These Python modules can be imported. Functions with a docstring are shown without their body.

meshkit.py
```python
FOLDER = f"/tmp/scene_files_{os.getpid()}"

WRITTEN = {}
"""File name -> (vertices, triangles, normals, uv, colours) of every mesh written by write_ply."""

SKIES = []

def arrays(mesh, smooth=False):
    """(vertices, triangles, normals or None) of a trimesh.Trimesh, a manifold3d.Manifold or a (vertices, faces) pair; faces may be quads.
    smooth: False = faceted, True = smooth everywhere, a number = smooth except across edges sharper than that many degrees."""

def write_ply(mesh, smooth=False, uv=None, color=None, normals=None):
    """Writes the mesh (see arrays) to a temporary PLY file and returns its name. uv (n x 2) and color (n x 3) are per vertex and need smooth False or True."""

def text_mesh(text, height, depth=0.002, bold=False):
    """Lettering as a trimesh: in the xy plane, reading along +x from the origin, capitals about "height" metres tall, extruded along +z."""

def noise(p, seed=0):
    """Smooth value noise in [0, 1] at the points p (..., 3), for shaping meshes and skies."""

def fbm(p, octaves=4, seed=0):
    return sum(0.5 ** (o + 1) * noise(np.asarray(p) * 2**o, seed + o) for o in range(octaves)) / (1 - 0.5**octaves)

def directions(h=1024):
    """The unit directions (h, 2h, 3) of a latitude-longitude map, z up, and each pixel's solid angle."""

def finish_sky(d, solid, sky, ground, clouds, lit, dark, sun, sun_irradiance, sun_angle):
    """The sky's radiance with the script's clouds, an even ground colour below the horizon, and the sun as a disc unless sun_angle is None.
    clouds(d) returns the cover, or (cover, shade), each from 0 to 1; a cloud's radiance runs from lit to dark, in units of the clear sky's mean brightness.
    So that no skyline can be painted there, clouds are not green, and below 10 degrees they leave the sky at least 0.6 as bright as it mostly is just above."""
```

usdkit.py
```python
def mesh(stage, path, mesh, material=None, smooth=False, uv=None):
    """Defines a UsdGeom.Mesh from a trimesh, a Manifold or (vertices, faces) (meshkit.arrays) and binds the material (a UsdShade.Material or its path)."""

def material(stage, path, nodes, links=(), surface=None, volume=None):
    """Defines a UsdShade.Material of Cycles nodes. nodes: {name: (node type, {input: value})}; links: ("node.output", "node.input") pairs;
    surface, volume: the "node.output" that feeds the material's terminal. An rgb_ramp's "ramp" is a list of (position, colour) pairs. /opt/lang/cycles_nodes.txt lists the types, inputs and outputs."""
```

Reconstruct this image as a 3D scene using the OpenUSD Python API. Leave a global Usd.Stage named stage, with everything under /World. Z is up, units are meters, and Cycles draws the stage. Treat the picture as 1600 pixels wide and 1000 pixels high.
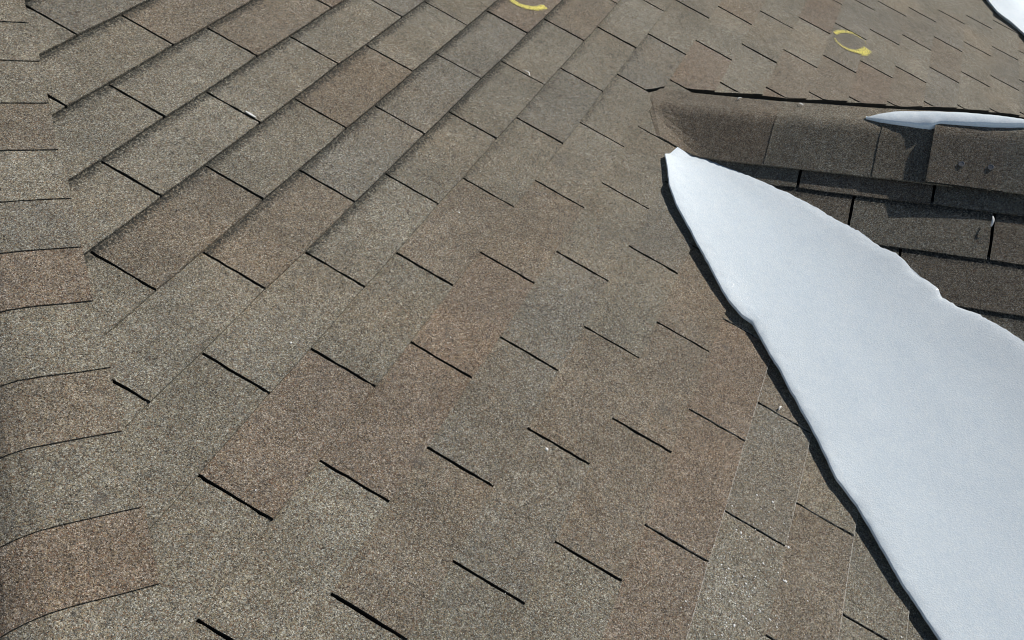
import math
import numpy as np
import trimesh
import usdkit
import meshkit
from pxr import Usd, UsdGeom, UsdLux, UsdShade, Sdf, Gf, Vt

stage = Usd.Stage.CreateInMemory()
UsdGeom.SetStageUpAxis(stage, "Z")
UsdGeom.SetStageMetersPerUnit(stage, 1.0)
UsdGeom.Xform.Define(stage, "/World")
UsdGeom.Scope.Define(stage, "/World/Looks")

# ------------------------------------------------------------------ camera, sky, sun, exposure
EYE = np.array([1.66773, -0.99164, 0.64369])                      # 1.35 m above the roof, standing on the hip
CAM = np.array([[0.91832963, 0.17885262, -0.35310398],
                [0.38743377, -0.58878978, 0.70938119],
                [-0.08102933, -0.78825018, -0.60999665]])         # columns: right, down, forward
cam = UsdGeom.Camera.Define(stage, "/World/camera")
cam.CreateHorizontalApertureAttr(36.0)
cam.CreateFocalLengthAttr(36.0 * 1422.2 / 1600)
cam.CreateClippingRangeAttr(Gf.Vec2f(0.05, 2000))
_r, _u, _b = CAM[:, 0], -CAM[:, 1], -CAM[:, 2]
cam.AddTransformOp().Set(Gf.Matrix4d(*_r, 0, *_u, 0, *_b, 0, *EYE, 1))
EXPOSURE = 0.0
cam.CreateExposureAttr(EXPOSURE)

SUN_EL, SUN_AZ = math.radians(32.5), math.radians(50.0)           # azimuth from +x (down the slope) towards +y
SUN = np.array([math.cos(SUN_EL) * math.cos(SUN_AZ), math.cos(SUN_EL) * math.sin(SUN_AZ), math.sin(SUN_EL)])
usdkit.material(stage, "/World/Looks/sky_look",
                {"s": ("sky_texture", {"sky_type": "single_scattering", "sun_disc": False, "sun_elevation": SUN_EL,
                                       "sun_rotation": math.atan2(SUN[0], SUN[1]), "air_density": 1.0, "aerosol_density": 0.35}),
                 "b": ("background_shader", {"strength": 0.05})},
                [("s.color", "b.color")], surface="b.background")
sky = UsdLux.DomeLight.Define(stage, "/World/sky")
UsdShade.MaterialBindingAPI.Apply(sky.GetPrim()).Bind(UsdShade.Material.Get(stage, "/World/Looks/sky_look"))
sky.GetPrim().SetCustomDataByKey("kind", "structure")
sun = UsdLux.DistantLight.Define(stage, "/World/sun")
sun.CreateNormalizeAttr(True)
sun.CreateIntensityAttr(1.07)
sun.CreateAngleAttr(0.5)
sun.CreateColorAttr(Gf.Vec3f(1.0, 0.965, 0.91))
_z = SUN
_x = np.cross([0, 0, 1], _z); _x /= np.linalg.norm(_x)
_y = np.cross(_z, _x)
sun.AddTransformOp().Set(Gf.Matrix4d(*_x, 0, *_y, 0, *_z, 0, 0, 0, 20, 1))

# ------------------------------------------------------------------ helpers
S = math.radians(28.0)                                            # every slope has the same pitch
CS, SS, TS = math.cos(S), math.sin(S), math.tan(S)
EXPO, TAB = 0.14, 0.3298                                          # exposure of a course, width of a tab
rng = np.random.default_rng(7)
used = {}


def numbered(path):
    n = used.get(path, 0)
    used[path] = n + 1
    return path if n == 0 else f"{path}_{n:03d}"


def data(prim, **kw):
    for k, v in kw.items():
        if v:
            prim.SetCustomDataByKey(k, v)
    return prim


def thing(name, label, category, group=None):
    x = UsdGeom.Xform.Define(stage, numbered("/World/" + name))
    return data(x.GetPrim(), label=label, category=category, group=group)


def obj(name, mesh, mat, parent=None, prim=None, smooth=False, **kw):
    base = str(parent.GetPath()) if parent is not None else "/World"
    m = usdkit.mesh(stage, numbered(base + "/" + name), mesh, "/World/Looks/" + mat, smooth=smooth)
    for k, v in (prim or {}).items():
        UsdGeom.PrimvarsAPI(m).CreatePrimvar(k, Sdf.ValueTypeNames.FloatArray, "vertex").Set(Vt.FloatArray.FromNumpy(np.asarray(v, np.float32)))
    data(m.GetPrim(), **kw)
    return m.GetPrim()


def slope_to_world(p):
    """main slope: u down the slope, w along the courses, n off the surface"""
    p = np.asarray(p, float)
    return np.stack([p[..., 0] * CS + p[..., 2] * SS, p[..., 1], -p[..., 0] * SS + p[..., 2] * CS], -1)


P0 = np.array([0.96883, 1.47843, -0.51513])                       # where the dormer's ridge meets the main slope


def dormer_to_world(p):
    """near dormer slope: x along the ridge, d down the slope from the ridge, n off the surface"""
    p = np.asarray(p, float)
    return P0 + np.stack([p[..., 0], -p[..., 1] * CS - p[..., 2] * SS, -p[..., 1] * SS + p[..., 2] * CS], -1)


def noise2(a, b, scale, seed=0):
    a, b = np.broadcast_arrays(np.asarray(a, float), np.asarray(b, float))
    return meshkit.fbm(np.stack([a * scale, b * scale, 0 * a + 0.37], -1) + 50, 3, seed) - 0.5


# ------------------------------------------------------------------ materials
def granule_material(name, tint, rust=0.0, light=0.0):
    """mineral granules, about 1.5 mm each, of mixed colours on asphalt"""
    base = [(0.0, (0.024, 0.022, 0.021)), (0.12, (0.072, 0.064, 0.056)), (0.30, (0.146, 0.124, 0.099)), (0.46, (0.160, 0.166, 0.166)),
            (0.58, (0.215, 0.138, 0.096)), (0.67, (0.300, 0.266, 0.196)), (0.84, (0.350, 0.345, 0.330)), (0.950, (0.62, 0.61, 0.57))]
    ramp = [(p, tuple(c * t for c, t in zip(col, tint))) for p, col in base]
    nodes = {
        "geo": ("geometry", {}),
        "cell": ("voronoi_texture", {"dimensions": "3D", "feature": "f1", "scale": 740.0}),
        "cell2": ("voronoi_texture", {"dimensions": "3D", "feature": "f1", "scale": 360.0}),
        "sep": ("separate_color", {}), "sep2": ("separate_color", {}),
        "ramp": ("rgb_ramp", {"ramp": ramp, "interpolate": False}),
        "ramp2": ("rgb_ramp", {"ramp": ramp, "interpolate": False}),
        "two": ("mix_color", {"fac": 0.28}),
        "big": ("noise_texture", {"scale": 5.5, "detail": 4.0, "roughness": 0.6}),
        "bigr": ("map_range", {"from_min": 0.3, "from_max": 0.7, "to_min": 0.84, "to_max": 1.16}),
        "mid": ("noise_texture", {"scale": 38.0, "detail": 3.0, "roughness": 0.6}),
        "midr": ("map_range", {"from_min": 0.3, "from_max": 0.7, "to_min": 0.87, "to_max": 1.13}),
        "obj": ("object_info", {}), "objr": ("map_range", {"to_min": 0.965, "to_max": 1.035}),
        "m1": ("math", {"math_type": "multiply"}), "m2": ("math", {"math_type": "multiply"}),
        "tone": ("vector_math", {"vector_math_type": "scale", "math_type": "scale"}),
        "hue": ("noise_texture", {"scale": 3.1, "detail": 2.0}),
        "huer": ("rgb_ramp", {"ramp": [(0.3, (0.985, 1.0, 1.015)), (0.5, (1.0, 1.0, 1.0)), (0.7, (1.04, 0.995, 0.95))]}),
        "hm": ("mix_color", {"blend_type": "multiply", "fac": 1.0}),
        # asphalt showing where the granules are gone: edges and slots; plus dirt and contact shade painted under laps
        "edge": ("attribute", {"attribute": "edge"}),
        "en": ("noise_texture", {"scale": 210.0, "detail": 3.0, "roughness": 0.7}),
        "ea": ("math", {"math_type": "multiply_add", "value2": 2.1, "value3": -1.05}),
        "eb": ("math", {"math_type": "add"}),
        "er": ("map_range", {"from_min": 0.34, "from_max": 0.82, "to_min": 0.0, "to_max": 0.97, "clamp": True}),
        "em": ("mix_color", {"b": (0.026, 0.027, 0.024)}),
        "wn": ("noise_texture", {"scale": 11.0, "detail": 6.0, "roughness": 0.72}),
        "wr": ("map_range", {"from_min": 0.56, "from_max": 0.74, "to_min": 0.0, "to_max": 0.55, "clamp": True}),
        "wm": ("mix_color", {"b": (0.085, 0.080, 0.074)}),
        # pale fibre showing along chipped rims
        "chip": ("attribute", {"attribute": "chip"}),
        "cn": ("noise_texture", {"scale": 95.0, "detail": 4.0, "roughness": 0.75}),
        "ca": ("math", {"math_type": "multiply"}),
        "cr": ("map_range", {"from_min": 0.42, "from_max": 0.55, "to_min": 0.0, "to_max": 0.85, "clamp": True}),
        "cm": ("mix_color", {"b": (0.50, 0.48, 0.44)}),
        "bump": ("bump", {"strength": 0.55, "distance": 0.0012}),
        "inv": ("math", {"math_type": "subtract", "value1": 1.0}),
        "p": ("principled_bsdf", {"roughness": 0.92, "specular_ior_level": 0.25}),
    }
    nodes["tone"] = ("vector_math", {"math_type": "scale"})
    links = [("geo.position", f"{n}.vector") for n in ("cell", "cell2", "big", "mid", "hue", "en", "cn", "wn")]
    links += [("cell.color", "sep.color"), ("sep.r", "ramp.fac"), ("cell2.color", "sep2.color"), ("sep2.g", "ramp2.fac"),
              ("ramp.color", "two.a"), ("ramp2.color", "two.b"),
              ("big.fac", "bigr.value"), ("mid.fac", "midr.value"), ("obj.random", "objr.value"),
              ("bigr.result", "m1.value1"), ("midr.result", "m1.value2"), ("m1.value", "m2.value1"), ("objr.result", "m2.value2"),
              ("two.result", "tone.vector1"), ("m2.value", "tone.scale"),
              ("hue.fac", "huer.fac"), ("tone.vector", "hm.a"), ("huer.color", "hm.b"),
              ("en.fac", "ea.value1"), ("edge.fac", "eb.value1"), ("ea.value", "eb.value2"), ("eb.value", "er.value"),
              ("wn.fac", "wr.value"), ("wr.result", "wm.fac"), ("hm.result", "wm.a"), ("er.result", "em.fac"), ("wm.result", "em.a"),
              ("cn.fac", "ca.value1"), ("chip.fac", "ca.value2"), ("ca.value", "cr.value"), ("cr.result", "cm.fac"), ("em.result", "cm.a"),
              ("cell.distance", "inv.value2"), ("inv.value", "bump.height"),
              ("bump.normal", "p.normal"), ("cm.result", "p.base_color")]
    return usdkit.material(stage, "/World/Looks/" + name, nodes, links, surface="p.BSDF")


TONES = {"tan": (0.985, 0.975, 0.89), "pale": (1.06, 1.055, 0.97), "rust": (0.975, 0.875, 0.780), "brown": (0.95, 0.89, 0.795), "grey": (0.93, 0.935, 0.885)}
for _t, _c in TONES.items():
    granule_material(f"granules_{_t}", _c)


def simple(name, col, rough=0.8, scale=60.0, amount=0.25, bump=0.0, dist=0.002, **extra):
    nodes = {"geo": ("geometry", {}), "n": ("noise_texture", {"scale": scale, "detail": 4.0, "roughness": 0.6}),
             "r": ("rgb_ramp", {"ramp": [(0.3, tuple(c * (1 - amount) for c in col)), (0.7, tuple(min(1, c * (1 + amount)) for c in col))]}),
             "p": ("principled_bsdf", {"roughness": rough, **extra})}
    links = [("geo.position", "n.vector"), ("n.fac", "r.fac"), ("r.color", "p.base_color")]
    if bump:
        nodes["b"] = ("bump", {"strength": bump, "distance": dist})
        links += [("n.fac", "b.height"), ("b.normal", "p.normal")]
    return usdkit.material(stage, "/World/Looks/" + name, nodes, links, surface="p.BSDF")


simple("asphalt_felt", (0.016, 0.016, 0.017), 0.9, 90, 0.3)
simple("siding", (0.55, 0.53, 0.49), 0.7, 8, 0.06)
simple("white_fibre", (0.78, 0.77, 0.74), 0.7, 300, 0.1)
simple("nail_metal", (0.30, 0.29, 0.28), 0.45, 200, 0.3, metallic=0.8)
simple("ground_snow", (0.80, 0.82, 0.85), 0.8, 0.8, 0.06)
simple("pale_grit", (0.78, 0.77, 0.75), 0.8, 500, 0.08)
# old granular snow: grain and a faint pitted relief
usdkit.material(stage, "/World/Looks/snow", {
    "geo": ("geometry", {}),
    "n1": ("noise_texture", {"scale": 520.0, "detail": 3.0, "roughness": 0.75}),
    "n2": ("noise_texture", {"scale": 20.0, "detail": 5.0, "roughness": 0.65}),
    "v": ("voronoi_texture", {"dimensions": "3D", "feature": "f1", "scale": 330.0}), "vs": ("separate_color", {}),
    "a": ("math", {"math_type": "multiply_add", "value2": 0.45}), "a2": ("math", {"math_type": "multiply_add", "value2": 0.35}), "k": ("math", {"math_type": "multiply", "value2": 0.25}),
    "mx": ("math", {"math_type": "multiply_add", "value2": 0.8}),
    "r": ("rgb_ramp", {"ramp": [(0.28, (0.63, 0.73, 0.81)), (0.50, (0.715, 0.80, 0.865)), (0.72, (0.80, 0.87, 0.91))]}),
    "rr": ("rgb_ramp", {"ramp": [(0.0, (0.75, 0.75, 0.75)), (0.94, (0.6, 0.6, 0.6)), (0.97, (0.22, 0.22, 0.22))]}),
    "b": ("bump", {"strength": 0.28, "distance": 0.0011}),
    "p": ("principled_bsdf", {"specular_ior_level": 0.35, "subsurface_weight": 0.15, "subsurface_scale": 0.006, "subsurface_radius": (0.8, 1.0, 1.2)})},
    [("geo.position", "n1.vector"), ("geo.position", "n2.vector"), ("geo.position", "v.vector"), ("v.color", "vs.color"),
     ("vs.r", "k.value1"), ("n2.fac", "a2.value1"), ("k.value", "a2.value3"), ("n1.fac", "a.value1"), ("a2.value", "a.value3"), ("a.value", "r.fac"),
     ("vs.g", "rr.fac"), ("rr.color", "p.roughness"), ("n1.fac", "mx.value1"), ("v.distance", "mx.value3"),
     ("mx.value", "b.height"), ("b.normal", "p.normal"), ("r.color", "p.base_color")], surface="p.BSDF")
# dry chalk: grains of pigment with bare granules between
usdkit.material(stage, "/World/Looks/yellow_chalk", {
    "geo": ("geometry", {}),
    "n": ("noise_texture", {"scale": 330.0, "detail": 2.0, "roughness": 0.6}),
    "dens": ("attribute", {"attribute": "chalk"}),
    "a": ("math", {"math_type": "add"}),
    "m": ("map_range", {"from_min": 0.90, "from_max": 1.06, "to_min": 0.0, "to_max": 1.0, "clamp": True}),
    "t": ("transparent_bsdf", {}),
    "p": ("principled_bsdf", {"base_color": (0.78, 0.69, 0.19), "roughness": 0.9, "specular_ior_level": 0.1}),
    "x": ("mix_closure", {})},
    [("geo.position", "n.vector"), ("n.fac", "a.value1"), ("dens.fac", "a.value2"), ("a.value", "m.value"),
     ("m.result", "x.fac"), ("t.BSDF", "x.closure1"), ("p.BSDF", "x.closure2")], surface="x.closure")

# ------------------------------------------------------------------ large structure
HIP_U, HIP_W = 0.789, -0.616                                      # a point of the hip on the main slope
HIP_DU = 1 / CS                                                   # u gained for each metre of w lost along the hip


def hip_w(u):
    return HIP_W - (np.asarray(u, float) - HIP_U) / HIP_DU


U_TOP, U_EAVE, W_END, DROP = -2.4, 3.4, 9.0, 0.010
ground = obj("ground", (np.array([[-400, -400, -6], [400, -400, -6], [400, 400, -6], [-400, 400, -6]], float), np.array([[0, 1, 2], [0, 2, 3]])),
             "ground_snow", kind="structure")

main_roof = thing("main_roof", "large grey brown asphalt shingle roof slope with a capped hip along its left edge", "roof")


def slab(points, drop):
    """a solid from a convex polygon and a copy of it lowered by drop"""
    a = np.asarray(points, float)
    b = a - [0, 0, drop]
    n = len(a)
    f = [[0, i, i + 1] for i in range(1, n - 1)] + [[n, n + i + 1, n + i] for i in range(1, n - 1)]
    for i in range(n):
        j = (i + 1) % n
        f += [[i, n + i, n + j], [i, n + j, j]]
    return np.vstack([a, b]), np.array(f)


top_w, eave_w = hip_w(U_TOP), hip_w(U_EAVE)
_deck = slope_to_world([[U_TOP, top_w, -DROP], [U_EAVE, eave_w, -DROP], [U_EAVE, W_END, -DROP], [U_TOP, W_END, -DROP]])
obj("roof_deck", slab(_deck, 0.03), "asphalt_felt", main_roof)
# the slope on the other side of the hip falls towards -y
_a, _b = slope_to_world([U_TOP, top_w, -DROP]), slope_to_world([U_EAVE, eave_w, -DROP])
_side = np.array([_a, [_a[0] - 6, _a[1], _a[2]], [_b[0] - 6 - (_b[0] - _a[0]), _b[1], _b[2]], _b])
obj("side_slope", slab(_side, 0.03), "granules_tan", main_roof)
for q in ([[_b[0] - 0.4, _b[1] + 0.4], [_b[0] - 0.4, W_END]], [[_b[0] - 9, _b[1] + 0.4], [_b[0] - 0.4, _b[1] + 0.4]]):
    (x0, y0), (x1, y1) = q
    w = trimesh.creation.box([max(abs(x1 - x0), 0.12), max(abs(y1 - y0), 0.12), 4.2])
    w.apply_translation([(x0 + x1) / 2, (y0 + y1) / 2, _b[2] - 0.15 - 2.1])
    obj("house_wall", w, "siding", main_roof)

dormer_roof = thing("dormer_roof", "small gabled side roof whose capped ridge meets the main slope, in raking light", "roof")
D_LEN, D_DOWN = 2.35, 1.9


def dormer_deck(sign):
    """from the ridge down to where the slope meets the main roof: a triangle at the valley, cut off at the eave"""
    o = np.array([0, 0, -0.026])
    pts = [P0 + o, P0 + o + [D_LEN, 0, 0], P0 + o + [D_LEN, sign * D_DOWN * CS, -D_DOWN * SS], P0 + o + [D_DOWN * CS, sign * D_DOWN * CS, -D_DOWN * SS]]
    return slab(pts if sign < 0 else pts[::-1], 0.03)


obj("roof_deck", dormer_deck(-1), "asphalt_felt", dormer_roof)
obj("far_slope", dormer_deck(1), "granules_tan", dormer_roof)
_g = P0 + [D_LEN - 0.1, 0, -0.05]
obj("gable_wall", slab([_g, _g + [0, -1.5, -1.5 * TS], _g + [0, -1.5, -3], _g + [0, 1.5, -3], _g + [0, 1.5, -1.5 * TS]], 0.02), "siding", dormer_roof)

# ------------------------------------------------------------------ shingle tabs
TOP_LIP, LOW_LIP = 0.0068, 0.0008


def tab(a0, a1, lo, hi, seed, dirt_shade, chip, clip_lo=None, lift=0.0, front_dark=0.62):
    """one tab: a0..a1 down the slope (a1 = butt), lo..hi along the course; returns local points, faces, edge and chip values"""
    r = np.random.default_rng(int(seed) + 100000)
    rows = [(-0.012, -0.0009), (-0.001, LOW_LIP), (0.005, None), (0.013, None), (0.034, None), (0.055, None), (0.075, None), (0.096, None), (0.115, None), (a1 - a0 - 0.011, None), (a1 - a0 - 0.004, None), (a1 - a0, None)]
    L = a1 - a0
    cols = np.linspace(0, 1, 6)
    skew, wob = r.normal(0, 0.0012), r.uniform(0, 40)
    V, Eg, Ch = [], [], []
    nc = len(cols)
    for i, (s, n) in enumerate(rows):
        h = n if n is not None else LOW_LIP + (TOP_LIP + lift - LOW_LIP) * s / L
        l0, h0 = lo, hi
        if clip_lo is not None:
            c = float(clip_lo(a0 + s))
            l0, h0 = max(lo, c), max(hi, c)
        if l0 == lo:
            l0 += 0.0016 * float(noise2(a0 + s, wob, 70.0, 8)) + 0.0006 * r.normal()
        h0 += 0.0016 * float(noise2(a0 + s, wob + 9, 70.0, 9)) + 0.0006 * r.normal()
        for c in cols:
            y = l0 + (h0 - l0) * c
            du = (skew * (c - 0.5) + 0.0032 * float(noise2(y, wob, 28.0))) * (s / L) ** 2
            if i == len(rows) - 1 and c in (0, 1):
                du -= 0.0012
            dn = 0.0016 * float(noise2(a0 + s, y, 9.0, 3)) * (s / L if s > 0 else 0)
            V.append([a0 + s + du, y, h + dn])
            e = {0: 0.8, 1: 0.82, 2: 0.78, 3: 0.62}.get(i, 0.0 if i < 9 else None)
            if e is not None:
                Eg.append(e * dirt_shade)  # dirt with contact shade painted in, just below the lap above
            else:
                Eg.append({9: 0.0, 10: 0.16, 11: 0.46}[i] * min(1.0, dirt_shade + 0.35))
            Ch.append(chip if i >= 11 else 0.0)
    F = []
    nr = len(rows)
    for i in range(nr - 1):
        for j in range(nc - 1):
            k = i * nc + j
            F += [[k, k + nc, k + nc + 1], [k, k + nc + 1, k + 1]]
    V = np.array(V)

    def wall(idx, low, flip, front=0.0):
        nonlocal V, F
        top = V[idx].copy()
        bot = top.copy(); bot[:, 2] = low
        base = len(V)
        V = np.vstack([V, top, bot])
        m = len(idx)
        Eg.extend([front or 0.9] * m + [(front or 0.9) + 0.25] * m); Ch.extend([chip * 0.9] * m + [0.0] * m)
        for q in range(m - 1):
            f1, f2 = [base + q, base + m + q, base + m + q + 1], [base + q, base + m + q + 1, base + q + 1]
            F += [f1[::-1], f2[::-1]] if flip else [f1, f2]
    wall([(nr - 1) * nc + j for j in range(nc)], -0.003, False, front_dark)  # butt face darkened along with the painted dirt and shade band
    wall([i * nc for i in range(nr)], -0.0095, False)
    wall([i * nc + nc - 1 for i in range(nr)], -0.0095, True)
    F = np.array(F)
    A = V[F]
    area = np.linalg.norm(np.cross(A[:, 1] - A[:, 0], A[:, 2] - A[:, 0]), axis=1)
    return V, F[area > 1e-9], np.array(Eg), np.array(Ch)


def pixel(world):
    d = (np.atleast_2d(world) - EYE) @ CAM
    return np.c_[800 + 1422.2 * d[:, 0] / d[:, 2], 500 + 1422.2 * d[:, 1] / d[:, 2]], d[:, 2]


PHASE = {-1: .21, 0: .63, 1: 0.0, 2: .425, 3: .844, 4: .255, 5: .674, 6: .08, 7: .507, 8: .933, 9: .425, 10: .853, 11: .281, 12: .694, 13: .108, 14: .644,
         15: .068, 16: .499}
NEAR_PHASE = {13: .072, 14: .494, 15: .898}
# colour blend of the tabs that stand out, by course and place along it (metres)
SPOTS = {-1: [(0.58, 'grey')], 0: [(0.63, 'brown'), (0.41, 'tan')], 1: [(0.68, 'brown'), (0.43, 'pale'), (0.64, 'pale'), (0.05, 'pale'), (0.38, 'tan')], 2: [(0.25, 'pale'), (0.13, 'pale'), (0.7, 'pale'), (0.39, 'pale')], 3: [(0.79, 'rust'), (0.23, 'brown'), (1.19, 'pale'), (0.0, 'grey'), (0.34, 'tan')], 4: [(0.32, 'brown'), (0.01, 'pale'), (1.07, 'grey'), (1.3, 'grey'), (0.75, 'grey'), (-0.21, 'grey'), (0.93, 'grey'), (0.23, 'tan'), (0.46, 'tan'), (0.58, 'tan')], 5: [(1.6, 'brown'), (0.43, 'pale'), (0.3, 'pale'), (0.53, 'pale'), (0.06, 'pale'), (1.17, 'tan'), (1.21, 'tan')], 6: [(-0.02, 'rust'), (-0.1, 'rust'), (-0.2, 'rust'), (0.58, 'brown'), (1.86, 'pale'), (1.12, 'grey'), (0.8, 'tan')], 7: [(0.05, 'rust'), (0.29, 'rust'), (0.46, 'rust'), (0.13, 'rust'), (-0.07, 'rust'), (0.07, 'rust'), (0.62, 'brown'), (-0.22, 'pale'), (0.89, 'pale'), (-0.27, 'pale'), (1.59, 'grey')], 8: [(1.81, 'rust'), (2.33, 'brown'), (-0.12, 'brown'), (-0.17, 'pale'), (2.08, 'pale'), (0.25, 'grey'), (-0.19, 'grey'), (0.89, 'tan'), (0.13, 'tan')], 9: [(0.22, 'brown'), (1.95, 'pale'), (0.11, 'grey'), (0.37, 'grey'), (0.39, 'grey'), (0.69, 'tan'), (-0.25, 'tan')], 10: [(2.74, 'rust'), (1.86, 'rust'), (0.16, 'brown'), (2.0, 'brown'), (1.55, 'brown'), (2.29, 'pale'), (2.09, 'grey')], 11: [(0.34, 'rust'), (0.03, 'rust'), (-0.08, 'rust'), (0.44, 'rust'), (-0.11, 'rust'), (2.03, 'brown'), (2.92, 'grey')], 12: [(2.25, 'rust'), (0.19, 'pale'), (0.41, 'grey'), (3.01, 'grey')], 13: [(0.23, 'brown'), (3.07, 'grey'), (0.19, 'tan')]}


def tone_for(k, mid, r):
    near = SPOTS.get(k, [])
    for w, t in near:
        if abs(w - mid) < TAB * 0.52:
            return 'brown' if t == 'rust' and k < 5 else t
    x = r.random()
    return "tan" if x < 0.62 else "pale" if x < 0.72 else "grey" if x < 0.86 else "brown" if x < 0.97 else "rust"


FAR_CUT = np.array([(1.088, 1.51), (1.116, 1.564), (1.15, 1.608), (1.218, 1.679), (1.287, 1.753), (1.396, 1.872), (1.475, 1.942), (1.61, 2.097), (1.711, 2.202), (1.815, 2.304), (1.894, 2.379), (1.989, 2.493), (2.116, 2.627), (2.236, 2.742), (2.335, 2.836), (2.404, 2.884)])


def far_w(u):
    """where the tabs beyond the dormer are cut along its far valley"""
    u = np.asarray(u, float)
    return np.where(u < FAR_CUT[0, 0], -9.0, np.interp(u, FAR_CUT[:, 0], FAR_CUT[:, 1] + np.interp(FAR_CUT[:, 0], [1.1, 1.3, 1.7, 2.0, 2.4], [-0.004, -0.014, -0.012, 0.008, 0.026])) + np.maximum(0, u - FAR_CUT[-1, 0]) * 1.0)


def lap_dirt_shade(k, w):
    """strength of the dirt and contact shade painted along the upper edge of course k at w"""
    if k <= 3:
        return 0.9
    start = {4: 0.12, 5: 0.30, 6: 0.80, 7: 1.15}.get(k, 9)
    return (0.9 if k < 6 else 0.6) if w > start and w < 1.9 else 0.22


margin_v, margin_f, margin_e, margin_c, margin_n = [], [], [], [], 0
for k in range(-9, 24):
    for side in ("near", "far"):
        ph = (PHASE.get(k) if side == "far" or k not in NEAR_PHASE else NEAR_PHASE[k])
        if ph is None:
            ph = (.21 - .42 * (-1 - k)) % 1 if k < 0 else (.499 + .42 * (k - 16)) % 1 if side == "far" else (.898 + .42 * (k - 15)) % 1
        for j in range(-9, 24):
            gap = ((0.0028 if k >= 3 else 0.0030) if side == "near" else 0.0047) + 0.0006 * math.sin(k * 7.3 + j * 2.9)
            lo, hi = (j + ph) * TAB + gap, (j + 1 + ph) * TAB - gap
            mid = (lo + hi) / 2
            if (mid < P0[1]) != (side == "near"):
                continue
            a0, a1 = k * EXPO, (k + 1) * EXPO
            if hi < hip_w(a1) + 0.01:
                continue
            # hidden under the dormer
            if (a0 * CS - P0[0]) > abs(mid - P0[1]) + TAB * 0.75:
                continue
            corners = slope_to_world([[a, b, 0] for a in (a0, a1) for b in np.linspace(max(lo, hip_w(a0)), hi, 4)])
            px, dep = pixel(corners)
            inside = ((px[:, 0] > -10) & (px[:, 0] < 1610) & (px[:, 1] > -10) & (px[:, 1] < 1010) & (dep > 0)).any()
            close = np.linalg.norm(corners.mean(0) - slope_to_world([0.9, 0.9, 0])) < 3.6 or inside
            if not close:
                continue
            r = np.random.default_rng(100000 + k * 97 + j * 13 + (side == "far") * 5)
            dirt_shade, below = lap_dirt_shade(k, mid), lap_dirt_shade(k + 1, mid)  # painted dirt and contact shade at this lap and the next
            chip = (1.27 if k >= 11 else 0.85) * (1.0 if r.random() < 0.75 else 0.7) if (side == "near" and k >= 9) else (0.75 if r.random() < 0.25 else 0.0)
            lift = abs(r.normal(0, 0.0006)) + (0.0012 if below > 0.5 else 0.0)
            V, F, Eg, Ch = tab(a0, a1, lo, hi, 11 + k * 131 + j * 17, dirt_shade, chip, front_dark=0.20 + 0.44 * below, clip_lo=(lambda u: max(float(hip_w(u)) + 0.07, float(far_w(u)) if side == "far" else -9.0)), lift=lift)
            if inside:
                obj("shingle", (slope_to_world(V), F), "granules_" + tone_for(k, mid, r), main_roof, {"edge": Eg, "chip": Ch})
            else:
                margin_v.append(slope_to_world(V)); margin_f.append(F + margin_n); margin_e.append(Eg); margin_c.append(Ch); margin_n += len(V)
obj("shingle_field", (np.vstack(margin_v), np.vstack(margin_f)), "granules_tan", main_roof,
    {"edge": np.concatenate(margin_e), "chip": np.concatenate(margin_c)}, kind="stuff")

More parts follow.
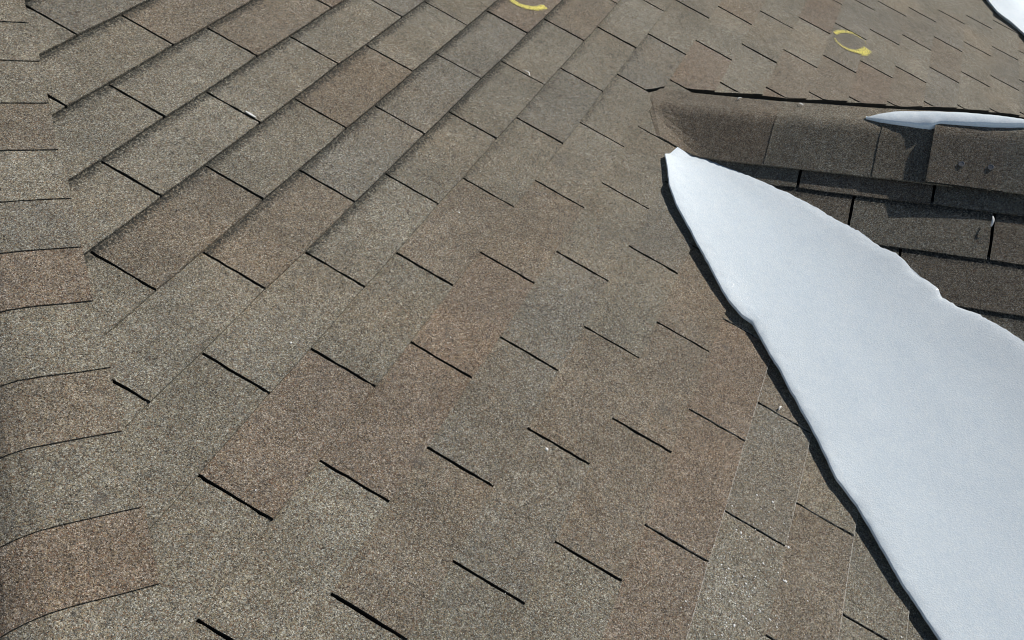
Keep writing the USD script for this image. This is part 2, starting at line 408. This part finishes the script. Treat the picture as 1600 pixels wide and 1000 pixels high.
# near dormer slope: courses 0.137 apart, the first butt shows at 0.255
DSLOT = {0: 0.135, 1: 0.475, 2: 0.287, 3: 0.09, 4: 0.25, 5: 0.12, 6: 0.28}
for k in range(0, 9):
    a1 = 0.255 + 0.137 * (k - 1); a0 = a1 - 0.137
    ph = DSLOT.get(k, 0.1 * k)
    ph = {1: 0.475, 2: 0.622, 3: 0.757}.get(k, 0.475 + 0.14 * (k - 1))
    for j in range(-4, 6):
        lo, hi = ph + j * 0.335 + 0.0036, ph + (j + 1) * 0.335 - 0.0036
        if hi < a0 * CS - 0.01 or lo > D_LEN or k == 0:
            continue
        r = np.random.default_rng(50000 + k * 31 + j)
        V, F, Eg, Ch = tab(a0, a1, lo, min(hi, D_LEN), 900 + k * 11 + j, 0.9, 0.0, clip_lo=lambda d: d * CS - 0.03, lift=-0.0032)
        W = dormer_to_world(V[:, [1, 0, 2]])
        if len(F):
            obj("shingle", (W, F[:, ::-1]), "granules_" + ("tan", "brown", "tan", "brown")[(k * 3 + j) % 4], dormer_roof, {"edge": Eg, "chip": Ch})


# ------------------------------------------------------------------ hip caps and ridge caps
def smin(a, b, k):
    h = np.clip(0.5 + 0.5 * (b - a) / k, 0, 1)
    return b + (a - b) * h - k * h * (1 - h)


def cap_mesh(surface, t0, t1, across, h0, h1, seed, thick=0.0045, edge=0.4, nrow=8, wave=0.0016, flare=0.0, skew=None, skew_end=False, nose=False):
    """a bent cap: surface(t, s) -> (point, normal); t0..t1 along the ridge with its butt at t1, across = offsets; h0, h1 height at the two ends"""
    T = np.concatenate([[0, 0.06], np.linspace(0.15, 0.9, nrow - 4), [0.965, 1.0]])
    r = np.random.default_rng(int(seed) + 100000)
    wob = r.uniform(0, 60)
    V, Eg = [], []
    nc, nr = len(across), len(T)
    for i, q in enumerate(T):
        for j, s in enumerate(across):
            t = t0 + (t1 - t0) * q + (0.0045 * float(noise2(s, wob, 22.0)) if i in (0, nr - 1) else 0)
            if skew:
                t += skew(s) * (q if skew_end else 1)
            sj = s * (1 + 0.012 * float(noise2(t, wob + 7, 14.0))) if j in (0, nc - 1) else s
            p, n = surface(t, sj)
            h = h0 + (h1 - h0) * q + wave * 2 * float(noise2(t, s, 16.0, 5))
            if nose and i >= nr - 2:
                h *= 0.30 if i == nr - 1 else 0.85
            h += flare * max(0.0, -s / 0.15) ** 1.5
            V.append(p + n * h)
            Eg.append(0.30 * edge if (i == nr - 1 or j in (0, nc - 1)) else 0.0)
    V = np.array(V)
    F = []
    for i in range(nr - 1):
        for j in range(nc - 1):
            k = i * nc + j
            F += [[k, k + nc, k + nc + 1], [k, k + nc + 1, k + 1]]
    border = [j for j in range(nc)] + [i * nc + nc - 1 for i in range(1, nr)] + [(nr - 1) * nc + j for j in range(nc - 2, -1, -1)] + [i * nc for i in range(nr - 2, 0, -1)]
    N = []
    for b in border:
        i, j = divmod(b, nc)
        N.append(surface(t0 + (t1 - t0) * T[i] + (skew(across[j]) * (T[i] if skew_end else 1) if skew else 0), across[j])[1])
    N = np.array(N)
    top = V[border]
    bot = top - N * thick
    base, m = len(V), len(border)
    V = np.vstack([V, top, bot])
    Eg += [1.2 * edge] * m + [1.4 * edge] * m
    for q in range(m):
        w = (q + 1) % m
        F += [[base + q, base + w, base + m + w], [base + q, base + m + w, base + m + q]]
    return V, np.array(F), np.array(Eg)


hip_dir = np.array([1.0, -1.0, -TS]); hip_dir /= np.linalg.norm(hip_dir)
hip_side = np.array([1.0, 1.0, 0]) / math.sqrt(2)
H0 = slope_to_world([HIP_U, HIP_W, 0])


def hip_surface(t, s):
    """t metres down the hip from H0, s metres across it"""
    def at(t, s):
        q = H0 + hip_dir * t + hip_side * s
        drop = TS / math.sqrt(2) * s
        q[2] += float(smin(-drop, drop, 0.045))
        return q
    p = at(t, s)
    n = np.cross(at(t + 0.004, s) - at(t - 0.004, s), at(t, s + 0.004) - at(t, s - 0.004))
    return p, n / np.linalg.norm(n)


HIP_ACROSS = [-0.235, -0.17, -0.12, -0.075, -0.04, -0.015, 0.01, 0.035, 0.07, 0.12]
HIP_TONES = ["tan", "brown", "tan", "tan", "tan", "brown", "pale", "grey", "rust", "tan", "brown", "tan", "rust", "pale", "tan"]
HIP_JOINTS = [-1.58, -1.445, -1.313, -1.188, -1.059, -0.926, -0.796, -0.676, -0.552, -0.409, -0.285, -0.148, -0.023, 0.11, 0.245]
for i, t1 in enumerate(HIP_JOINTS):
    across = HIP_ACROSS + [0.168 + 0.019 * t1 + 0.002 * math.sin(i * 2.3)]
    V, F, Eg = cap_mesh(hip_surface, t1 - 0.160, t1, across, 0.0085, 0.0122, 300 + i, thick=0.0036, edge=0.55, skew=lambda s: -0.17 * (s - 0.163))
    obj("hip_cap", (V, F), "granules_" + HIP_TONES[i], main_roof, {"edge": Eg, "chip": Eg * 0})


def ridge_surface(x, s):
    """x along the dormer ridge, s metres across it, negative towards the viewer; the left end bends down onto the main slope"""
    def at(x, s):
        top = -TS * 0.038 - 0.04 * (s + 0.038)                     # the cap is creased a little down the near side; its far leg stands off level
        lift = float(np.interp(x, [0.4, 0.66, 0.8, 1.0, 2.4], [0.0, 0.007, 0.013, 0.024, 0.028]))
        zd = float(smin(TS * s, top, 0.016)) + 0.005 + lift * (0.14 + 0.86 * min(1.0, max(0.0, (s + 0.178) / 0.14)))
        zm = -TS * x
        z = -float(smin(-zd, -zm, 0.022))
        return P0 + np.array([x, s, z])
    p = at(x, s)
    n = np.cross(at(x + 0.004, s) - at(x - 0.004, s), at(x, s + 0.004) - at(x, s - 0.004))
    return p, n / np.linalg.norm(n)


RA = [-0.178, -0.145, -0.108, -0.075, -0.058, -0.047, -0.038, -0.029, -0.015, 0.01, 0.04, 0.075]
RB = [-0.180] + RA[1:-2] + [0.015, 0.040]
ridge_caps = [(0.40, -0.012, RA, 0.006, 0.0085, "brown", None), (0.68, 0.375, RA, 0.0065, 0.0072, "tan", None), (0.85, 0.655, RA, 0.0070, 0.0078, "tan", None),
              (0.965, 0.785, RB, 0.0105, 0.0190, "brown", "short ridge cap lifted clear of the ridge, with two bare nail heads"),
              (1.25, 0.93, RB, 0.009, 0.011, "tan", None), (1.6, 1.235, RB, 0.009, 0.011, "tan", None), (1.95, 1.58, RB, 0.009, 0.011, "brown", None),
              (2.36, 1.93, RB, 0.009, 0.011, "tan", None)]
for i, (x0, x1, ac, h0, h1, tone, lab) in enumerate(ridge_caps):
    V, F, Eg = cap_mesh(ridge_surface, x0, x1, ac, h0, h1, 700 + i, thick=0.006 if i == 0 else 0.005, edge=0.8 if i == 3 else 0.0 if i == 0 else 0.22, nrow=10, skew=(lambda s: 0.45 * abs(s)) if i == 0 else None, skew_end=True, nose=(i == 0), flare=0.0)
    cp = obj("ridge_cap", (V, F[:, ::-1]), "granules_" + tone, dormer_roof, {"edge": Eg, "chip": Eg * 0}, label=lab)
    if lab:
        for nx, lift_n in ((0.862, 0.0158), (0.93, 0.0126)):
            p, n = ridge_surface(nx, -0.126)
            p = p + n * lift_n
            head = trimesh.creation.cylinder(radius=0.0052, height=0.0022, sections=14)
            ring = trimesh.creation.torus(0.0062, 0.0016, major_sections=18, minor_sections=6)
            nail = trimesh.util.concatenate([head, ring])
            nail.apply_transform(trimesh.geometry.align_vectors([0, 0, 1], n))
            nail.apply_translation(p)
            obj("nail_head", nail, "nail_metal", cp, smooth=40)


# ------------------------------------------------------------------ snow
def resample(P, n):
    P = np.asarray(P, float)
    d = np.r_[0, np.cumsum(np.linalg.norm(np.diff(P, axis=0), axis=1))]
    q = np.linspace(0, d[-1], n)
    return np.stack([np.interp(q, d, P[:, i]) for i in range(P.shape[1])], 1)


def skin(grid, close_bottom):
    """a closed mesh from a grid of top points and the matching bottom points"""
    nr, nc = grid.shape[:2]
    V = np.vstack([grid.reshape(-1, 3), close_bottom.reshape(-1, 3)])
    F = []
    o = nr * nc
    for i in range(nr - 1):
        for j in range(nc - 1):
            k = i * nc + j
            F += [[k, k + nc, k + nc + 1], [k, k + nc + 1, k + 1], [o + k, o + k + nc + 1, o + k + nc], [o + k, o + k + 1, o + k + nc + 1]]
    for i in range(nr - 1):
        for j, s in ((0, 1), (nc - 1, -1)):
            k = i * nc + j
            f = [[k, o + k, o + k + nc], [k, o + k + nc, k + nc]]
            F += f if s > 0 else [q[::-1] for q in f]
    for j in range(nc - 1):
        for i, s in ((0, -1), (nr - 1, 1)):
            k = i * nc + j
            f = [[k, o + k, o + k + 1], [k, o + k + 1, k + 1]]
            F += f if s > 0 else [q[::-1] for q in f]
    return V, np.array(F)


SNOW_L = [(1.224, 1.217), (1.251, 1.15), (1.273, 1.092), (1.317, 1.026), (1.384, 0.954), (1.428, 0.906), (1.48, 0.851), (1.534, 0.797), (1.578, 0.773),
          (1.605, 0.771), (1.656, 0.716), (1.7, 0.676), (1.743, 0.629), (1.79, 0.579), (1.826, 0.54), (1.888, 0.461), (1.949, 0.418), (2.011, 0.356),
          (2.062, 0.303), (2.11, 0.264), (2.164, 0.219), (2.30, 0.10), (2.46, -0.06), (2.62, -0.22)]
SNOW_R = [(0.136, 0.184), (0.209, 0.196), (0.304, 0.224), (0.397, 0.254), (0.488, 0.287), (0.578, 0.329), (0.629, 0.352), (0.681, 0.378), (0.707, 0.398),
          (0.747, 0.41), (0.769, 0.428), (0.815, 0.466), (0.855, 0.491), (0.868, 0.513), (0.91, 0.533), (0.954, 0.542), (0.997, 0.562), (1.055, 0.594),
          (1.2, 0.70), (1.36, 0.83), (1.54, 1.02), (1.75, 1.22)]
NR, NC = 300, 70


def soften(P, n):
    for _ in range(n):
        P = np.vstack([P[:1], (P[:-2] + P[1:-1] * 2 + P[2:]) / 4, P[-1:]])
    return P


left = slope_to_world(np.c_[resample(SNOW_L, NR), np.zeros(NR)])
right = dormer_to_world(np.c_[resample(SNOW_R, NR), np.zeros(NR)])
up_main, up_dorm = slope_to_world([0, 0, 1]), dormer_to_world([0, 0, 1]) - P0
for i in range(NR):
    left[i] += slope_to_world([0.0, 1.0, 0]) * 0.005 * (noise2(i * 0.02, 3.0, 9.0) + 0.9 * noise2(i * 0.02, 5.0, 38.0))
    right[i] += (dormer_to_world([0, 1, 0]) - P0) * 0.008 * (noise2(i * 0.02, 8.0, 12.0) + 0.8 * noise2(i * 0.02, 11.0, 45.0))
left_s, right_s = soften(left, 400), soften(right, 1500)
top, bot = np.zeros((NR, NC, 3)), np.zeros((NR, NC, 3))
sv = np.linspace(0, 1, NC)
sv = sv ** 1.5 * (1 - sv) + (1 - (1 - sv) ** 1.4) * sv
for i in range(NR):
    q = i / (NR - 1)
    width = np.linalg.norm(right_s[i] - left_s[i])
    hl = 0.022 * min(1, 0.35 + width / 0.25) * (1 + 0.25 * noise2(q * 20, 1.5, 1.0))
    A2 = left_s[i] + up_main * hl
    B2 = right_s[i] + up_dorm * 0.003
    inw = (B2 - A2) / width
    for j, s in enumerate(sv):
        p = A2 * (1 - s) + B2 * s + (left[i] - left_s[i]) * math.exp(-s * width / 0.03) + (right[i] - right_s[i]) * math.exp(-(1 - s) * width / 0.05)
        lip = math.exp(-(s * width) / 0.007)
        rim = 1 - math.exp(-((1 - s) * width) / 0.012)
        p = p + np.array([0, 0, 1]) * (-0.0015 * lip - 0.10 * width * s * (1 - s) + 0.0035 * rim
                                       + 0.005 * noise2(p[0], p[1], 4.0, 2) * min(1, s * 5) * min(1, (1 - s) * 5)
                                       + 0.0035 * noise2(p[0], p[1], 55.0, 4) * max(0.15, 1 - min(s, 1 - s) * width / 0.05))
        zm, zd = -p[0] * TS, P0[2] - (P0[1] - p[1]) * TS
        p[2] = max(p[2], zm + 0.010, zd + 0.0035)
        top[i, j] = p
        bot[i, j] = [p[0], p[1], min(max(zm, zd) - 0.004, p[2] - 0.002)]
    for j in range(NC):
        d = np.linalg.norm(top[i, j] - top[i, 0])
        if d < 0.045:
            bot[i, j] = d / 0.045 * bot[i, j] + (1 - d / 0.045) * (top[i, 0] - up_main * 0.004)
V, F = skin(top, bot)
data(obj("snow_patch", (V, F), "snow", smooth=45), label="long wide tongue of white snow lying in the valley below the dormer ridge", category="snow")

# thin lens of snow along the far side of the ridge caps, and the corner of a drift farther up the main slope
n1, n2 = 70, 16
top, bot = np.zeros((n1, n2, 3)), np.zeros((n1, n2, 3))
for i in range(n1):
    q = i / (n1 - 1)
    x = 0.61 + 0.45 * q
    half = math.sin(math.pi * min(1, q * 1.02 + 0.001)) ** 0.6
    s0 = -0.040 + 0.034 * (1 - half) + 0.012 * min(1, max(0, (x - 0.775) / 0.02)) + 0.004 * float(noise2(x, 2, 25.0))
    s1 = max(s0 + 0.008, -0.02 + (0.092 - 0.030 * min(1, max(0, (x - 0.68) / 0.12))) * half)
    for j in range(n2):
        s = s0 + (s1 - s0) * j / (n2 - 1)
        p, n = ridge_surface(x, s)
        bump_h = 0.012 + 0.014 * half * math.sin(math.pi * (0.12 + 0.84 * j / (n2 - 1))) ** 0.7 + 0.003 * float(noise2(x, s, 40.0))
        top[i, j] = p + n * (bump_h + 0.004 * min(1, max(0, (x - 0.74) / 0.05)))
        bot[i, j] = p + n * 0.003
V, F = skin(top, bot)
data(obj("snow_patch", (V, F), "snow", smooth=45), label="thin sliver of snow on top of the dormer ridge behind the lifted cap", category="snow")

SNOW_3 = [(2.10, 4.25), (2.16, 4.04), (2.177, 3.987), (2.207, 3.935), (2.251, 3.87), (2.315, 3.845), (2.392, 3.80), (2.432, 3.739), (2.50, 3.62), (2.60, 3.50)]
L3 = resample(SNOW_3, 60)
R3 = resample([(2.10, 4.30), (2.3, 4.6), (2.5, 4.75), (2.8, 4.7), (3.0, 4.3), (2.9, 3.9), (2.66, 3.52)], 60)
top, bot = np.zeros((60, 20, 3)), np.zeros((60, 20, 3))
for i in range(60):
    for j in range(20):
        s = (j / 19) ** 1.6
        a = L3[i] * (1 - s) + R3[i] * s
        d = np.linalg.norm(R3[i] - L3[i])
        h = 0.022 + 0.03 * min(1, s * d * 6) * min(1, (1 - s) * d * 6) + 0.010 * float(noise2(a[0], a[1], 9.0))
        top[i, j] = slope_to_world([a[0], a[1] + 0.006 * float(noise2(a[0], 4.0, 40.0)), h])
        bot[i, j] = slope_to_world([a[0], a[1], 0.001 + (h - 0.004) * max(0.0, 1 - s * d / 0.03)])
V, F = skin(top, bot)
data(obj("snow_patch", (V, F), "snow", smooth=45), label="edge of a snow drift in the upper right corner, on the slope beyond the ridge", category="snow")


# ------------------------------------------------------------------ chalk rings, slivers, loose grit
def tab_height(u):
    q = (u / EXPO) % 1.0
    return LOW_LIP + (TOP_LIP + 0.0016 - LOW_LIP) * q


def stroke(points, widths, dens, n=60):
    P = resample(points, n)
    for _ in range(2):
        P[1:-1] = (P[:-2] + 2 * P[1:-1] + P[2:]) / 4
    T = np.gradient(P, axis=0); T /= np.linalg.norm(T, axis=1, keepdims=True)
    N = np.stack([-T[:, 1], T[:, 0]], 1)
    q = np.linspace(0, 1, n)
    wd = np.interp(q, np.linspace(0, 1, len(widths)), widths)
    dn = np.interp(q, np.linspace(0, 1, len(dens)), dens)
    V, D = [], []
    cs = [-1.0, -0.55, 0.0, 0.55, 1.0]
    for i in range(n):
        for c in cs:
            a = P[i] + N[i] * c * wd[i] * 0.70
            V.append([a[0], a[1], tab_height(a[0]) + 0.0022])
            D.append(0.68 * dn[i] * {1.0: 0.45, 0.55: 0.9, 0.0: 1.0}[abs(c)])
    F = []
    for i in range(n - 1):
        for j in range(4):
            k = i * 5 + j
            F += [[k, k + 5, k + 6], [k, k + 6, k + 1]]
    return slope_to_world(V), np.array(F), np.array(D)


def rings(label, strokes):
    VV, FF, DD, o = [], [], [], 0
    for s in strokes:
        V, F, D = stroke(*s)
        VV.append(V); FF.append(F + o); DD.append(D); o += len(V)
    data(obj("chalk_ring", (np.vstack(VV), np.vstack(FF)), "yellow_chalk", None, {"chalk": np.concatenate(DD)}), label=label, category="chalk mark")


rings("yellow chalk arc cut off by the top edge of the picture", [
    ([(0.62, 1.645), (0.585, 1.61), (0.575, 1.565), (0.588, 1.53), (0.609, 1.525), (0.634, 1.533), (0.66, 1.554), (0.68, 1.596)], [0.012, 0.016, 0.020, 0.022, 0.022], [0.7, 0.75, 0.8, 0.85, 0.85])])
rings("whole yellow chalk oval drawn on the slope beyond the ridge", [
    ([(1.555, 2.630), (1.566, 2.665), (1.584, 2.692), (1.615, 2.717), (1.651, 2.715), (1.685, 2.700)], [0.020, 0.022, 0.018, 0.012], [0.80, 0.78, 0.68, 0.52]),
    ([(1.560, 2.590), (1.572, 2.568), (1.596, 2.552), (1.632, 2.556), (1.663, 2.578), (1.687, 2.617), (1.699, 2.668)], [0.012, 0.016, 0.024, 0.036, 0.040], [0.62, 0.74, 0.78, 0.84, 0.70])])


def sliver(origin, along, up, length, width, bend, label):
    along = along / np.linalg.norm(along); up = up / np.linalg.norm(up)
    side = np.cross(up, along)
    V = []
    n = 9
    for i in range(n):
        q = i / (n - 1)
        c = origin + along * length * (q - 0.5) + side * bend * math.sin(math.pi * q) + up * (0.0015 + (0.003 if bend else 0.0) * math.sin(math.pi * q))
        w = width * (0.35 + 0.65 * math.sin(math.pi * (0.1 + 0.8 * q)))
        V += [c - side * w / 2, c + up * 0.0008, c + side * w / 2, c - up * 0.0008]
    F = []
    for i in range(n - 1):
        for j in range(4):
            a, b = i * 4 + j, i * 4 + (j + 1) % 4
            F += [[a, b, b + 4], [a, b + 4, a + 4]]
    data(obj("white_sliver", (np.array(V), np.array(F)), "white_fibre"), label=label, category="debris")


um, uw = slope_to_world([1, 0, 0]), slope_to_world([0, 1, 0])
dd = dormer_to_world([0, 1, 0]) - P0
sliver(slope_to_world([0.391, 0.476, 0.007]), um, up_main, 0.026, 0.006, 0.0, "straight white splinter in a slot near the upper left, between light tabs")
sliver(slope_to_world([0.781, 1.217, 0.007]), um - 0.5 * uw, up_main, 0.020, 0.004, 0.004, "curled white shred in a slot left of the dormer ridge's end")
sliver(slope_to_world([1.734, 0.574, 0.006]), uw + 0.3 * um, up_main, 0.016, 0.004, 0.002, "white shred in a slot beside the snow's left edge")
sliver(dormer_to_world([0.952, 0.285, 0.008]), dd, up_dorm, 0.030, 0.006, 0.002, "white splinter upright in a slot under the lifted ridge cap")
for x, s, l, ln in ((0.255, 0.055, "white fleck at the back edge of the first ridge cap, nearer its left end", 0.015), (0.43, 0.055, "white fleck at the back edge of the ridge caps, left of the snow sliver", 0.016)):
    p, n = ridge_surface(x, s)
    sliver(p + n * 0.0095, np.array([0.8, 1, 0]) if x < 0.3 else np.array([-1, 0.9, 0]), n, ln, 0.006, 0.002, l)

r = np.random.default_rng(21)
ico = trimesh.creation.icosahedron()
GV, GF, o = [], [], 0
for i in range(300):
    if i < 230:
        u, w = 1.76 + r.normal(0, 0.055), 0.07 + r.normal(0, 0.12)
    else:
        u, w = r.uniform(0.6, 2.2), r.uniform(-0.3, 1.0)
    if w < hip_w(u) + 0.2:
        continue
    rad = 0.0007 + 0.0009 * r.random() ** 2 + (0.0016 if r.random() < 0.02 else 0)
    v = ico.vertices * rad * np.append(r.uniform(0.8, 1.6, 2), 0.5) + [u, w, tab_height(u) + rad * 0.15]
    GV.append(slope_to_world(v)); GF.append(ico.faces + o); o += len(v)
data(obj("loose_grit", (np.vstack(GV), np.vstack(GF)), "pale_grit"), label="pale loose grit scattered over the tabs left of the snow, at the bottom", category="grit", kind="stuff")
